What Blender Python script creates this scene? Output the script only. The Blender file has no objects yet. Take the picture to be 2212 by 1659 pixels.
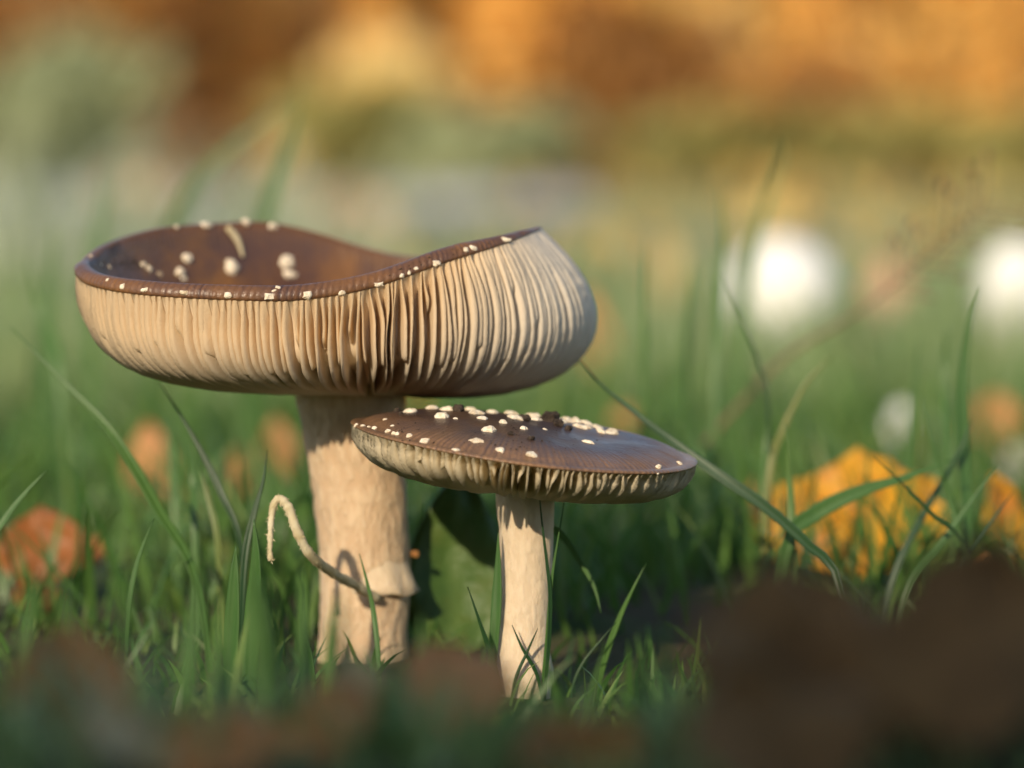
import bpy, math, random
import numpy as np
from mathutils import Vector, Matrix
from mathutils.bvhtree import BVHTree
from mathutils import noise as mnoise

rng = np.random.default_rng(7)
random.seed(7)
scene = bpy.context.scene
col = scene.collection

# ------------------------------------------------------------------ camera, sky, sun, exposure
U = 9.04e-5            # metres per photo unit (photo 2212 units wide) on the focus plane
D = 0.694              # focus distance
CAM_H = 0.107          # lens height above the lawn
PITCH = math.atan((829.5 - 300) * U / D)
cam_d = bpy.data.cameras.new('camera')
cam = bpy.data.objects.new('camera', cam_d); col.objects.link(cam)
cam_d.sensor_width = 17.3
cam_d.lens = 17.3 * D / (2212 * U)
cam_d.clip_start = 0.01; cam_d.clip_end = 500
cam.location = (0, 0, CAM_H)
cam.rotation_euler = (math.pi / 2 - PITCH, 0, 0)
cam_d.dof.use_dof = True
cam_d.dof.focus_distance = D - 0.0135
cam_d.dof.aperture_fstop = cam_d.lens / 15.5
scene.camera = cam
FWD = Vector((0, math.cos(PITCH), -math.sin(PITCH)))
UPV = Vector((0, math.sin(PITCH), math.cos(PITCH)))
RGT = Vector((1, 0, 0))
CAM = Vector((0, 0, CAM_H))

SUN_EL = math.radians(24); SUN_AZ = math.radians(20)     # azimuth: left of straight behind the lens
w = bpy.data.worlds.new('World'); scene.world = w; w.use_nodes = True
nt = w.node_tree; nt.nodes.clear()
sky = nt.nodes.new('ShaderNodeTexSky'); sky.sky_type = 'NISHITA'; sky.sun_disc = False
sky.sun_elevation = SUN_EL; sky.sun_rotation = math.pi + SUN_AZ
bg = nt.nodes.new('ShaderNodeBackground'); bg.inputs[1].default_value = 0.15
wo = nt.nodes.new('ShaderNodeOutputWorld')
nt.links.new(sky.outputs[0], bg.inputs[0]); nt.links.new(bg.outputs[0], wo.inputs[0])
to_sun = Vector((-math.sin(SUN_AZ) * math.cos(SUN_EL), -math.cos(SUN_AZ) * math.cos(SUN_EL), math.sin(SUN_EL)))
sd = bpy.data.lights.new('sun', 'SUN'); sd.energy = 3.6; sd.angle = math.radians(0.6); sd.color = (1.0, 0.83, 0.60)
so = bpy.data.objects.new('sun', sd); col.objects.link(so)
so.rotation_euler = to_sun.to_track_quat('Z', 'Y').to_euler(); so.location = (0, 0, 5)
scene.view_settings.view_transform = 'Standard'; scene.view_settings.look = 'None'
scene.view_settings.exposure = 0.35; scene.view_settings.gamma = 1.0
scene.render.engine = 'CYCLES'
scene.cycles.use_denoising = True
scene.cycles.max_bounces = 8; scene.cycles.transparent_max_bounces = 8
scene.cycles.caustics_reflective = False; scene.cycles.caustics_refractive = False

def at(px, py, dep=0.0):
    """photo unit position -> world point, dep = units behind the focus plane"""
    z = D + dep * U
    return CAM + (FWD + RGT * ((px - 1106) * U / D) + UPV * ((829.5 - py) * U / D)) * z
def atd(px, py, dist):
    return at(px, py, (dist - D) / U)

# ------------------------------------------------------------------ helpers
def mesh_obj(name, verts, faces, mat=None, parent=None, smooth=True):
    me = bpy.data.meshes.new(name)
    me.from_pydata([tuple(v) for v in verts], [], [tuple(f) for f in faces])
    if smooth:
        me.polygons.foreach_set('use_smooth', [True] * len(me.polygons))
    if mat: me.materials.append(mat)
    me.update()
    o = bpy.data.objects.new(name, me); col.objects.link(o)
    if parent:
        o.parent = parent
        o.matrix_parent_inverse = parent.matrix_world.inverted() if parent.type != 'EMPTY' else Matrix.Translation(-Vector(parent.location))
    return o
def fattr(o, name, vals):
    a = o.data.attributes.new(name, 'FLOAT', 'POINT'); a.data.foreach_set('value', np.asarray(vals, dtype=np.float32))
def tag(o, label, cat, group=None):
    o['label'] = label; o['category'] = cat
    if group: o['group'] = group
    return o
def empty(name, loc):
    o = bpy.data.objects.new(name, None); col.objects.link(o); o.location = loc
    o.empty_display_size = 0.01
    return o
def grid_faces(nr, nc, closed=True, off=0):
    f = []
    for i in range(nr - 1):
        for j in range(nc if closed else nc - 1):
            k = (j + 1) % nc
            f.append((off + i * nc + j, off + i * nc + k, off + (i + 1) * nc + k, off + (i + 1) * nc + j))
    return f
def spline(pts, n):
    P = [Vector(p) for p in pts]
    P = [P[0] * 2 - P[1]] + P + [P[-1] * 2 - P[-2]]
    out = []; segs = len(P) - 3
    for k in range(n):
        t = k / (n - 1) * segs; i = min(int(t), segs - 1); t -= i
        a, b, c, d = P[i:i + 4]
        out.append(0.5 * ((2 * b) + (c - a) * t + (2 * a - 5 * b + 4 * c - d) * t * t + (3 * b - a - 3 * c + d) * t ** 3))
    return out
def tube(path, radii, nseg=8):
    V = []; F = []
    n = len(path)
    up = Vector((0.13, 0.9, 0.41)).normalized()
    for i, p in enumerate(path):
        t = (path[min(i + 1, n - 1)] - path[max(i - 1, 0)]).normalized()
        a = t.cross(up).normalized(); b = t.cross(a)
        for j in range(nseg):
            q = 2 * math.pi * j / nseg
            V.append(p + (a * math.cos(q) + b * math.sin(q)) * radii[i])
    F = grid_faces(n, nseg)
    F.append(tuple(range(nseg - 1, -1, -1))); F.append(tuple(range((n - 1) * nseg, n * nseg)))
    return V, F

def smooth(a, b, x):
    x = min(1, max(0, (x - a) / (b - a))); return x * x * (3 - 2 * x)
# ------------------------------------------------------------------ materials
class NM:
    def __init__(s, name):
        s.m = bpy.data.materials.new(name); s.m.use_nodes = True; s.t = s.m.node_tree; s.t.nodes.clear()
        s.out = s.n('ShaderNodeOutputMaterial')
    def n(s, t, **k):
        x = s.t.nodes.new(t)
        for a, b in k.items(): setattr(x, a, b)
        return x
    def l(s, a, b): s.t.links.new(a, b)
    def ramp(s, fac, stops):
        r = s.n('ShaderNodeValToRGB'); e = r.color_ramp.elements
        while len(e) < len(stops): e.new(0.5)
        for i, (p, c) in enumerate(stops): e[i].position = p; e[i].color = (*c, 1)
        s.l(fac, r.inputs[0]); return r.outputs[0]
    def attr(s, name): return s.n('ShaderNodeAttribute', attribute_name=name).outputs['Fac']
    def coord(s, scale=(1, 1, 1), kind='Object'):
        c = s.n('ShaderNodeTexCoord'); m = s.n('ShaderNodeMapping'); m.inputs['Scale'].default_value = scale
        s.l(c.outputs[kind], m.inputs[0]); return m.outputs[0]
    def noise(s, vec, scale, detail=3, rough=0.55):
        x = s.n('ShaderNodeTexNoise'); x.inputs['Scale'].default_value = scale; x.inputs['Detail'].default_value = detail
        x.inputs['Roughness'].default_value = rough
        if vec: s.l(vec, x.inputs['Vector'])
        return x.outputs['Fac']
    def mix(s, fac, a, b, mode='MIX'):
        x = s.n('ShaderNodeMix', data_type='RGBA', blend_type=mode)
        for v, i in ((fac, 0), (a, 6), (b, 7)):
            if isinstance(v, (float, int)): x.inputs[i].default_value = v
            elif isinstance(v, tuple): x.inputs[i].default_value = (*v, 1)
            else: s.l(v, x.inputs[i])
        return x.outputs[2]
    def math(s, op, a, b=0.0):
        x = s.n('ShaderNodeMath', operation=op)
        for v, i in ((a, 0), (b, 1)):
            if isinstance(v, (float, int)): x.inputs[i].default_value = v
            else: s.l(v, x.inputs[i])
        return x.outputs[0]
    def bsdf(s, color, rough=0.6, bump=None, bump_d=0.0005, spec=0.5, transl=0.0, tcol=None, coat=0.0, sss=0.0):
        b = s.n('ShaderNodeBsdfPrincipled')
        if isinstance(color, tuple): b.inputs['Base Color'].default_value = (*color, 1)
        else: s.l(color, b.inputs['Base Color'])
        if isinstance(rough, (int, float)): b.inputs['Roughness'].default_value = rough
        else: s.l(rough, b.inputs['Roughness'])
        b.inputs['Specular IOR Level'].default_value = spec
        if coat: b.inputs['Coat Weight'].default_value = coat; b.inputs['Coat Roughness'].default_value = 0.25
        if sss:
            b.inputs['Subsurface Weight'].default_value = sss; b.inputs['Subsurface Radius'].default_value = (1.0, 0.6, 0.35)
            b.inputs['Subsurface Scale'].default_value = 0.002
        if bump is not None:
            bp = s.n('ShaderNodeBump'); bp.inputs['Distance'].default_value = bump_d; bp.inputs['Strength'].default_value = 1.0
            s.l(bump, bp.inputs['Height']); s.l(bp.outputs[0], b.inputs['Normal'])
        o = b.outputs[0]
        if transl:
            t = s.n('ShaderNodeBsdfTranslucent'); c = tcol if tcol is not None else color
            if isinstance(c, tuple): t.inputs[0].default_value = (*c, 1)
            else: s.l(c, t.inputs[0])
            mx = s.n('ShaderNodeMixShader'); mx.inputs[0].default_value = transl
            s.l(o, mx.inputs[1]); s.l(t.outputs[0], mx.inputs[2]); o = mx.outputs[0]
        s.l(o, s.out.inputs[0]); return s.m

def mat_gill(name, inner, outer, tr=0.28):
    k = NM(name)
    c = k.ramp(k.attr('t'), [(0.0, inner), (0.45, tuple(0.75 * a + 0.25 * b for a, b in zip(inner, outer))), (0.85, outer), (1.0, tuple(x * 0.85 for x in outer))])
    n = k.noise(k.coord(), 900, 3)
    c = k.mix(k.math('MULTIPLY', n, 0.35), c, tuple(x * 0.8 for x in outer))
    return k.bsdf(c, 0.55, bump=k.noise(k.coord(), 2500, 2), bump_d=0.0001, spec=0.3, transl=tr)
M_gill_big = mat_gill('gill_cream', (0.80, 0.75, 0.65), (0.77, 0.58, 0.36))
M_gill_small = mat_gill('gill_pale', (0.85, 0.79, 0.63), (0.87, 0.76, 0.55), 0.40)

def mat_cap(name, margin, mid, centre, purple, amber):
    k = NM(name)
    t = k.attr('t'); st = k.attr('stripe')
    c = k.ramp(t, [(0.0, centre), (0.45, mid), (0.8, mid), (1.0, margin)])
    c = k.mix(k.ramp(k.noise(k.coord(), 60, 4), [(0.46, (0, 0, 0)), (0.66, (1, 1, 1))]), c, amber)
    c = k.mix(k.ramp(k.noise(k.coord((1.3, .8, 1)), 75, 4), [(0.46, (0, 0, 0)), (0.66, (1, 1, 1))]), c, purple)
    edge = k.ramp(t, [(0.72, (0, 0, 0)), (1.0, (1, 1, 1))])
    c = k.mix(k.math('MULTIPLY', k.math('MULTIPLY', st, 0.75), edge), c, tuple(min(1, x * 1.9) for x in margin))
    fine = k.noise(k.coord(), 1400, 3)
    c = k.mix(k.math('MULTIPLY', fine, 0.5), c, centre)
    r = k.ramp(k.noise(k.coord(), 120, 3), [(0.3, (.34,) * 3), (0.7, (.52,) * 3)])
    return k.bsdf(c, r, bump=k.math('ADD', fine, k.noise(k.coord(), 420, 3)), bump_d=0.00018, spec=0.45, coat=0.12)
M_cap_big = mat_cap('cap_brown_wet', (0.120, 0.056, 0.024), (0.105, 0.042, 0.013), (0.035, 0.018, 0.015), (0.045, 0.026, 0.028), (0.27, 0.115, 0.018))
M_cap_small = mat_cap('cap_brown_satin', (0.20, 0.108, 0.050), (0.075, 0.042, 0.026), (0.045, 0.028, 0.022), (0.060, 0.042, 0.044), (0.12, 0.062, 0.028))
k = NM('cap_flesh'); M_flesh = k.bsdf((0.78, 0.64, 0.46), 0.7)

def mat_stem(name, a, b, bd=0.0003):
    k = NM(name)
    v = k.coord((1, 1, 0.45))
    n1 = k.noise(v, 620, 4, 0.6); n2 = k.noise(k.coord((1, 1, 0.15)), 900, 3)
    n3 = k.noise(k.coord(), 90, 3)
    h = k.math('ADD', k.ramp(n1, [(0.42, (0, 0, 0)), (0.58, (1, 1, 1))]), k.math('MULTIPLY', n2, 0.5))
    c = k.mix(k.ramp(n1, [(0.4, (0, 0, 0)), (0.6, (1, 1, 1))]), a, b)
    c = k.mix(k.math('MULTIPLY', n3, 0.4), c, tuple(x * 0.72 for x in a))
    return k.bsdf(c, 0.75, bump=h, bump_d=bd, spec=0.25, sss=0.25)
M_stem_big = mat_stem('stem_scaly_cream', (0.58, 0.41, 0.26), (0.68, 0.52, 0.35), 0.0002)
M_stem_small = mat_stem('stem_smooth_cream', (0.62, 0.49, 0.34), (0.70, 0.57, 0.41), 0.0001)
k = NM('wart_cream')
M_wart = k.bsdf(k.ramp(k.noise(k.coord(kind='Object'), 700, 4), [(0.3, (0.50, 0.38, 0.24)), (0.55, (0.80, 0.70, 0.54))]), 0.8, bump=k.noise(k.coord(), 1500, 3), bump_d=0.0003, spec=0.2)
k = NM('soil_crumb')
M_soil = k.bsdf(k.ramp(k.noise(k.coord(), 900, 4), [(0.3, (0.018, 0.013, 0.010)), (0.7, (0.085, 0.062, 0.045))]), 0.9, bump=k.noise(k.coord(), 1500, 4), bump_d=0.0006, spec=0.2)

def mat_grass(name, dark, light, dry=(0.30, 0.24, 0.07)):
    k = NM(name)
    r = k.attr('rnd'); l = k.attr('len')
    c = k.ramp(r, [(0.0, dark), (0.55, light), (0.9, tuple(0.6 * a + 0.4 * b for a, b in zip(light, dry))), (1.0, dry)])
    c = k.mix(k.ramp(k.noise(k.coord((1, 1, 0.2)), 800, 2), [(0.3, (.0,) * 3), (0.7, (.35,) * 3)]), c, dark)
    return k.bsdf(c, 0.42, spec=0.45, transl=0.33, tcol=k.mix(0.5, c, (0.16, 0.30, 0.02)))
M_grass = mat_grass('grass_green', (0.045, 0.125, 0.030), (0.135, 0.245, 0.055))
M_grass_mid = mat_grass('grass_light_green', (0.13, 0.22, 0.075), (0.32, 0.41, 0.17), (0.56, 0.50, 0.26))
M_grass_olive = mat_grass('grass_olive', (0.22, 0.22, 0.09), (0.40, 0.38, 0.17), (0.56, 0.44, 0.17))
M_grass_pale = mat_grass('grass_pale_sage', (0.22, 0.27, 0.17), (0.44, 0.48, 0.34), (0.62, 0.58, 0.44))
M_blade = mat_grass('blade_green', (0.035, 0.110, 0.026), (0.095, 0.200, 0.045))
M_blade_dark = mat_grass('blade_dark_green', (0.016, 0.055, 0.018), (0.030, 0.085, 0.025))
k = NM('dry_straw')
M_straw = k.bsdf(k.ramp(k.noise(k.coord(), 300, 3), [(0.3, (0.56, 0.46, 0.26)), (0.7, (0.78, 0.70, 0.50))]), 0.7, spec=0.3, transl=0.2)

def mat_leaf(name, base, spot, vein=None, transl=0.3, spec=0.4):
    k = NM(name)
    n = k.noise(k.coord(), 110, 4, 0.6)
    c = k.mix(k.ramp(n, [(0.45, (0, 0, 0)), (0.7, (1, 1, 1))]), base, spot)
    v = k.attr('vein')
    c = k.mix(k.math('MULTIPLY', v, 0.5), c, vein or tuple(x * 0.6 for x in base))
    return k.bsdf(c, 0.5, bump=k.noise(k.coord(), 400, 3), bump_d=0.0004, spec=spec, transl=transl)
ML = dict(
    rust=mat_leaf('leaf_rust', (0.36, 0.13, 0.030), (0.26, 0.085, 0.020)),
    tan=mat_leaf('leaf_tan', (0.62, 0.31, 0.11), (0.42, 0.17, 0.05)),
    gold=mat_leaf('leaf_gold', (0.70, 0.36, 0.02), (0.62, 0.20, 0.03)),
    pink=mat_leaf('leaf_pale_pink', (0.80, 0.50, 0.34), (0.62, 0.34, 0.20)),
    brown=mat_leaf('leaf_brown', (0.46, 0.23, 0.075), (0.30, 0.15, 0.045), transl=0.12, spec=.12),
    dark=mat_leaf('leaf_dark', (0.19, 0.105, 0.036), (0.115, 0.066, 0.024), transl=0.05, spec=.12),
    grey=mat_leaf('leaf_grey', (0.46, 0.37, 0.18), (0.30, 0.23, 0.10), transl=0.1, spec=.15),
    pale=mat_leaf('leaf_bleached', (0.78, 0.74, 0.64), (0.55, 0.48, 0.36)),
    green=mat_leaf('leaf_green', (0.075, 0.15, 0.030), (0.11, 0.16, 0.03), vein=(0.14, 0.22, 0.06)),
)

# ------------------------------------------------------------------ ground, path
def gh(x, y):
    """lawn height"""
    z = 0.0035 * (mnoise.noise(Vector((x * 9, y * 9, 0.3))) + 0.6 * mnoise.noise(Vector((x * 23, y * 23, 2.1))))
    z -= 0.001
    z += (0.030 + 0.014 * smooth(0.01, 0.06, x)) * math.exp(-((y - 0.45) / 0.065) ** 2) * math.exp(-(x / 0.5) ** 2)      # low ridge of turf in front, higher on the right
    f = min(1, max(0, (y - 1.2) / 2.0))
    z += f * 0.02 * mnoise.noise(Vector((x * 1.3, y * 1.3, 5.0)))
    if y > 9: z += 1.9 * (1 - math.cos(min(1, (y - 9) / 16) * math.pi)) / 2
    return z
def graded(lim, n, k):
    s = np.linspace(-1, 1, n); return lim * np.sinh(k * s) / math.sinh(k)
xs = graded(70, 191, 8.2); ys = 0.6 + graded(75, 211, 8.2)
V = [(x, y, gh(x, y)) for y in ys for x in xs]
k = NM('lawn_soil')
pos = k.coord()
soil = k.ramp(k.noise(pos, 160, 5, 0.65), [(0.3, (0.035, 0.024, 0.014)), (0.7, (0.11, 0.075, 0.042))])
moss = k.ramp(k.noise(pos, 35, 4), [(0.3, (0.035, 0.060, 0.015)), (0.7, (0.10, 0.12, 0.035))])
near = k.mix(k.ramp(k.noise(pos, 14, 3), [(0.42, (0, 0, 0)), (0.6, (1, 1, 1))]), soil, moss)
sep = k.n('ShaderNodeSeparateXYZ'); k.l(pos, sep.inputs[0])
fardist = k.n('ShaderNodeMapRange'); fardist.inputs[1].default_value = 2.0; fardist.inputs[2].default_value = 4.5; k.l(sep.outputs[1], fardist.inputs[0])
turf = k.ramp(k.noise(pos, 3.0, 5, 0.7), [(0.3, (0.16, 0.19, 0.09)), (0.55, (0.30, 0.31, 0.18)), (0.75, (0.40, 0.34, 0.16))])
litter = k.ramp(k.noise(pos, 2.2, 6, 0.75), [(0.3, (0.12, 0.05, 0.015)), (0.5, (0.36, 0.16, 0.03)), (0.7, (0.60, 0.30, 0.06))])
fd2 = k.n('ShaderNodeMapRange'); fd2.inputs[1].default_value = 6.5; fd2.inputs[2].default_value = 9.5; k.l(sep.outputs[1], fd2.inputs[0])
c = k.mix(fardist.outputs[0], near, turf); c = k.mix(fd2.outputs[0], c, litter)
M_ground = k.bsdf(c, 0.9, bump=k.noise(pos, 220, 5, 0.7), bump_d=0.002, spec=0.2)
ground = mesh_obj('ground', V, grid_faces(len(ys), len(xs), closed=False), M_ground); ground['kind'] = 'structure'

def path_mid(x): return 5.3 + 0.15 * x + 0.22 * math.sin(x * 2.1 + .5)
V = []; px_ = np.linspace(-8, 0.12, 90); nw = 14
for x in px_:
    half = 1.8 * min(1, (0.16 - x) / 1.0) ** 0.5
    for j in range(nw):
        y = path_mid(x) + (j / (nw - 1) * 2 - 1) * half + 0.35 * mnoise.noise(Vector((x * 2.5, j * 0.25, 1)))
        V.append((x, y, gh(x, y) + 0.016 + 0.004 * mnoise.noise(Vector((x * 6, y * 6, 3)))))
k = NM('path_gravel')
M_path = k.bsdf(k.ramp(k.noise(k.coord(), 60, 5, 0.7), [(0.3, (0.52, 0.51, 0.52)), (0.7, (0.72, 0.71, 0.71))]), 0.85, bump=k.noise(k.coord(), 90, 4), bump_d=0.01)
p = mesh_obj('path', V, grid_faces(len(px_), nw, closed=False), M_path); p['kind'] = 'structure'

# ------------------------------------------------------------------ mushroom caps
def bez(P, t):
    s = 1 - t
    return tuple(P[0][i] * s ** 3 + 3 * P[1][i] * s * s * t + 3 * P[2][i] * s * t * t + P[3][i] * t ** 3 for i in (0, 1))
def cap_builder(frame, rimxy, prof, band, gdepth, flesh, n_gill, m_cap, m_gill, root, apex_lift, nphi=720, nridge=240, ridge_amp=2.0, lean=None, top=None, names='cap', gwid=lambda th: 3.2, tfac=lambda th: 1.0):
    """frame(x,y,z)->world.  rimxy(phi)->(x,y) of the rim.  prof(phi)->4 bezier points (r,z) with r in units along the radius."""
    ph_noise = lambda f, s: mnoise.noise(Vector((math.cos(f) * s, math.sin(f) * s, 3.7)))
    def ring(phi):
        x, y = rimxy(phi); R = math.hypot(x, y); dx, dy = x / R, y / R
        return dx, dy, R, prof(phi, R)
    def edge(P, t, off):
        r, z = bez(P, t); e = 1e-3
        r2, z2 = bez(P, min(1, t + e)); r1, z1 = bez(P, max(0, t - e))
        tr, tz = r2 - r1, z2 - z1; L = math.hypot(tr, tz); tr /= L; tz /= L
        return r - tz * off, z + tr * off, tr, tz       # offset toward the flesh side
    NT = 26
    verts = []; tv = []; sv = []
    rows = None
    for j in range(nphi):
        phi = 2 * math.pi * j / nphi
        dx, dy, R, P = ring(phi); kb = band(phi)
        colv = []
        # underside flesh, from stem to rim
        for i in range(13):
            t = i / 12
            r, z, tr, tz = edge(P, t, gdepth(t, phi) + 1.0)
            colv.append((r, z, 0.0, 0))
        r0, z0, tr, tz = edge(P, 1.0, 0)
        nr, nz = tz, -tr         # outward
        rid = (2 * abs(math.sin(0.5 * (nridge * phi + 3.5 * ph_noise(phi, 11)))) ** 0.8 - 1) * max(0.1, 0.6 + 0.9 * ph_noise(phi, 23))
        for a, b in ((0.0, 1), (0.15, 3), (0.35, 3), (0.55, 1), (0.75, -4), (0.90, -10), (0.985, -17), (1.0, -26), (0.97, -35)):
            bb = (b if b > 0 else b) * (0.45 + 0.55 * kb / 34.0)
            amp = ridge_amp * rid * (0.4 if a in (0.0,) else 1.0)
            colv.append((r0 + tr * a * kb + nr * (bb + amp), z0 + tz * a * kb + nz * (bb + amp), 1.0, rid))
        ib = 16 * (0.45 + 0.55 * kb / 34.0)
        n_in = NT
        rs, zs = colv[-1][0], colv[-1][1]
        for i in range(1, n_in + 1):
            q = i / n_in; t = 1 - q
            if top is None:
                r, z, _, _ = edge(P, t, gdepth(t, phi) + flesh(t))
                bl = smooth(0.0, 0.14, q)
                # start from the lip, blend into the offset shell
                re, ze, _, _ = edge(P, t, 25 + 8 * q)
                lr = rs + (re - edge(P, 1, 25)[0]); lz = zs + (ze - edge(P, 1, 25)[1])
                r = lr * (1 - bl) + r * bl; z = lz * (1 - bl) + z * bl
                if t < 0.12: r *= t / 0.12
            else:
                r, z = top(phi, q, rs, zs)
            amp = ridge_amp * rid * max(0, 1 - q / 0.35)
            wob = 5 * mnoise.noise(Vector((dx * r / 90, dy * r / 90, 1.3))) * smooth(0, 0.3, q)
            colv.append((r, z + amp + wob, 1 - q, rid * max(0, 1 - q / 0.45)))
        rows = len(colv)
        for r, z, t, s in colv:
            verts.append(frame(dx * r, dy * r, z)); tv.append(t); sv.append(0.5 + 0.5 * s)
    faces = []
    nf = 13
    for j in range(nphi):
        kx = (j + 1) % nphi
        for i in range(rows - 1):
            faces.append((j * rows + i, kx * rows + i, kx * rows + i + 1, j * rows + i + 1))
    cap = mesh_obj(names, verts, faces, m_cap, root)
    cap.data.materials.append(M_flesh)
    mi = [1 if (q % (rows - 1)) < nf - 1 else 0 for q in range(len(faces))]
    cap.data.polygons.foreach_set('material_index', mi)
    fattr(cap, 't', tv); fattr(cap, 'stripe', sv)
    # gills
    for g in range(n_gill):
        th = 2 * math.pi * (g + random.uniform(-0.28, 0.28)) / n_gill
        kind = g % 4
        t0 = 0.0 if kind in (0, 2) else (random.uniform(0.30, 0.55) if kind == 1 else random.uniform(0.45, 0.82))
        n = 18
        gv = []; gt = []
        gw = gwid(th)
        ph1, ph2 = random.uniform(0, 6.28), random.uniform(0, 6.28)
        wamp = random.uniform(1.0, 3.5); ln = (lean(th) if lean else 0) + random.gauss(0, 0.10)
        dmul = random.uniform(0.92, 1.04) * (0.90 if kind in (1, 3) else 1)
        curl = random.gauss(0, 4.5)
        for i in range(n + 1):
            t = t0 + (1 - t0) * (i / n) ** 0.85
            dx, dy, R, P = ring(th)
            gd = gdepth(t, th)
            end = smooth(0, 0.10, t - t0) if t0 > 0 else 1.0
            dep = gd * dmul * (0.25 + 0.75 * end) if t0 > 0 else gd * dmul
            wav = wamp * math.sin(9 * t + ph1) + 0.6 * wamp * math.sin(21 * t + ph2) * t + curl * smooth(0.80, 0.97, t)
            for frac, half in ((-0.06, gw), (0.62, gw * .74), (1.0, 0.0), (0.62, -gw * .74), (-0.06, -gw)):
                o = gd - dep * frac
                if frac == 1.0: o += random.uniform(-0.9, 0.9)
                r, z, _, _ = edge(P, t, o)
                lat = half * (0.5 + 0.5 * min(1, r / 300)) + frac * (wav * 0.8 + ln * dep)
                gv.append(frame(dx * r - dy * lat, dy * r + dx * lat, z)); gt.append(t * tfac(th))
        gf = [(i * 5 + a, i * 5 + a + 1, (i + 1) * 5 + a + 1, (i + 1) * 5 + a) for i in range(n) for a in range(4)]
        go = mesh_obj('gill', gv, gf, m_gill, cap); fattr(go, 't', gt)
    return cap

# ---- big mushroom
DB, DS = 420, 40      # depth of the two mushrooms behind the focus plane reference
O_B = at(800, 848, DB); KB = U * (1 + DB / 7677)
FB = lambda x, y, z: O_B + Vector((x, y, z)) * KB
EX, EA, EB = -120, 490, 460
SHEAR = 0.28           # the left end of the bowl swings toward the viewer
def sup(a):
    c, s_ = math.cos(a), math.sin(a); n = 2 + smooth(0.0, 0.7, c)
    return math.copysign(abs(c) ** (2 / n), c), math.copysign(abs(s_) ** (2 / n), s_)
_ia = np.linspace(math.pi, 0, 400); _ic = np.array([sup(a)[0] for a in _ia])
def inv(cx): return float(np.interp(cx, _ic, _ia))
def ell(a):   # rim parameter a -> x,y from apex
    q = sup(a); x = EX + EA * q[0]
    return x, EB * q[1] + SHEAR * x
front = [(166, 585), (185, 598), (230, 615), (310, 632), (400, 641), (500, 647), (580, 650), (660, 652), (740, 642), (820, 626), (880, 603), (920, 584), (980, 562), (1030, 547), (1090, 527), (1140, 507), (1168, 493)]
back = [(1150, 512), (1100, 540), (1040, 560), (950, 575), (860, 577), (790, 562), (700, 540), (590, 512), (530, 503), (450, 508), (320, 517), (270, 530), (200, 563), (175, 578)]
pts = []
for x, py in front:
    cx = max(-1, min(1, (x - 680) / EA)); a = 2 * math.pi - inv(cx); y = ell(a)[1]
    pts.append((a, 848 - py + (py - 300) / 7677 * (-y)))
for x, py in back:
    cx = max(-1, min(1, (x - 680) / EA)); a = inv(cx); y = ell(a)[1]
    pts.append((a, 848 - py - (py - 300) / 7677 * y))
pts.sort()
PX = np.array([p[0] for p in pts]); PZ = np.array([p[1] for p in pts])
grid = np.linspace(0, 2 * math.pi, 361)
HZ = np.interp(grid, np.concatenate([PX - 2 * math.pi, PX, PX + 2 * math.pi]), np.concatenate([PZ, PZ, PZ]))
ker = np.exp(-0.5 * (np.arange(-12, 13) / 4.0) ** 2); ker /= ker.sum()
HZ = np.convolve(np.concatenate([HZ[-13:-1], HZ, HZ[1:13]]), ker, 'valid')
# gills run at equal polar angle about the apex: map polar -> ellipse parameter
aa = np.linspace(-math.pi, 3 * math.pi, 4001)
pol = np.unwrap(np.array([math.atan2(*ell(a)[::-1]) for a in aa]))
pol -= 2 * math.pi * round((pol[2000] - math.pi) / (2 * math.pi))
mixpol = lambda th: float(np.interp(th, 0.55 * pol + 0.45 * aa, aa))
def rim_b(th): return ell(mixpol(th))
BANDA = np.radians([0, 40, 90, 140, 180, 200, 225, 255, 275, 295, 305, 318, 335, 350, 360])
BANDK = [8, 22, 28, 28, 20, 25, 30, 33, 35, 38, 38, 31, 23, 13, 8]
def band_b(th): return float(np.interp(mixpol(th) % (2 * math.pi), BANDA, BANDK))
def prof_b(th, R):
    a = mixpol(th) % (2 * math.pi); H = float(np.interp(a, grid, HZ))
    wgt = max(0, math.cos(a)) ** 1.3
    fr = max(0, -math.sin(a)) ** 0.7
    std = [(95, 0), ((0.62 + .30 * fr) * R, -8 + 36 * fr), ((0.99 + .05 * fr) * R, (0.33 - .17 * fr) * H), (R, H)]
    rgt = [(95, 0), (480, -48), (612, 0.45 * H), (R, H)]
    return [tuple(s * (1 - wgt) + q * wgt for s, q in zip(A, B)) for A, B in zip(std, rgt)]
def open_b(th):      # 1 where the gills stand open (front right), 0 elsewhere
    d = (math.degrees(th) % 360) - 287; return math.exp(-(d / 24) ** 2)
def right_b(th):     # gills lie shut and flat round the right lobe
    d = ((math.degrees(th) + 180) % 360) - 180; return math.exp(-((d + 10) / 42) ** 2)
def gd_b(t, th): return (25 + 32 * open_b(th) - 18 * right_b(th)) * smooth(1.004, 0.86, t) ** 0.6 * (0.45 + 0.55 * smooth(0, 0.25, t)) + 0.5
def fl_b(t): return 22 + 45 * smooth(0.9, 0.1, t)
big = empty('mushroom', at(760, 1422, DB))
tag(big, 'large mushroom with an upturned brown bowl of a cap on a thick scaly stem', 'mushroom')
cap_b = cap_builder(FB, rim_b, prof_b, band_b, gd_b, fl_b, 236, M_cap_big, M_gill_big, big, 0, nphi=960, nridge=236, ridge_amp=1.9,
                    lean=lambda th: 0.30 * math.cos(th), gwid=lambda th: 6.6 - 3.6 * open_b(th), tfac=lambda th: 1 - .6 * right_b(th))

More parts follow.
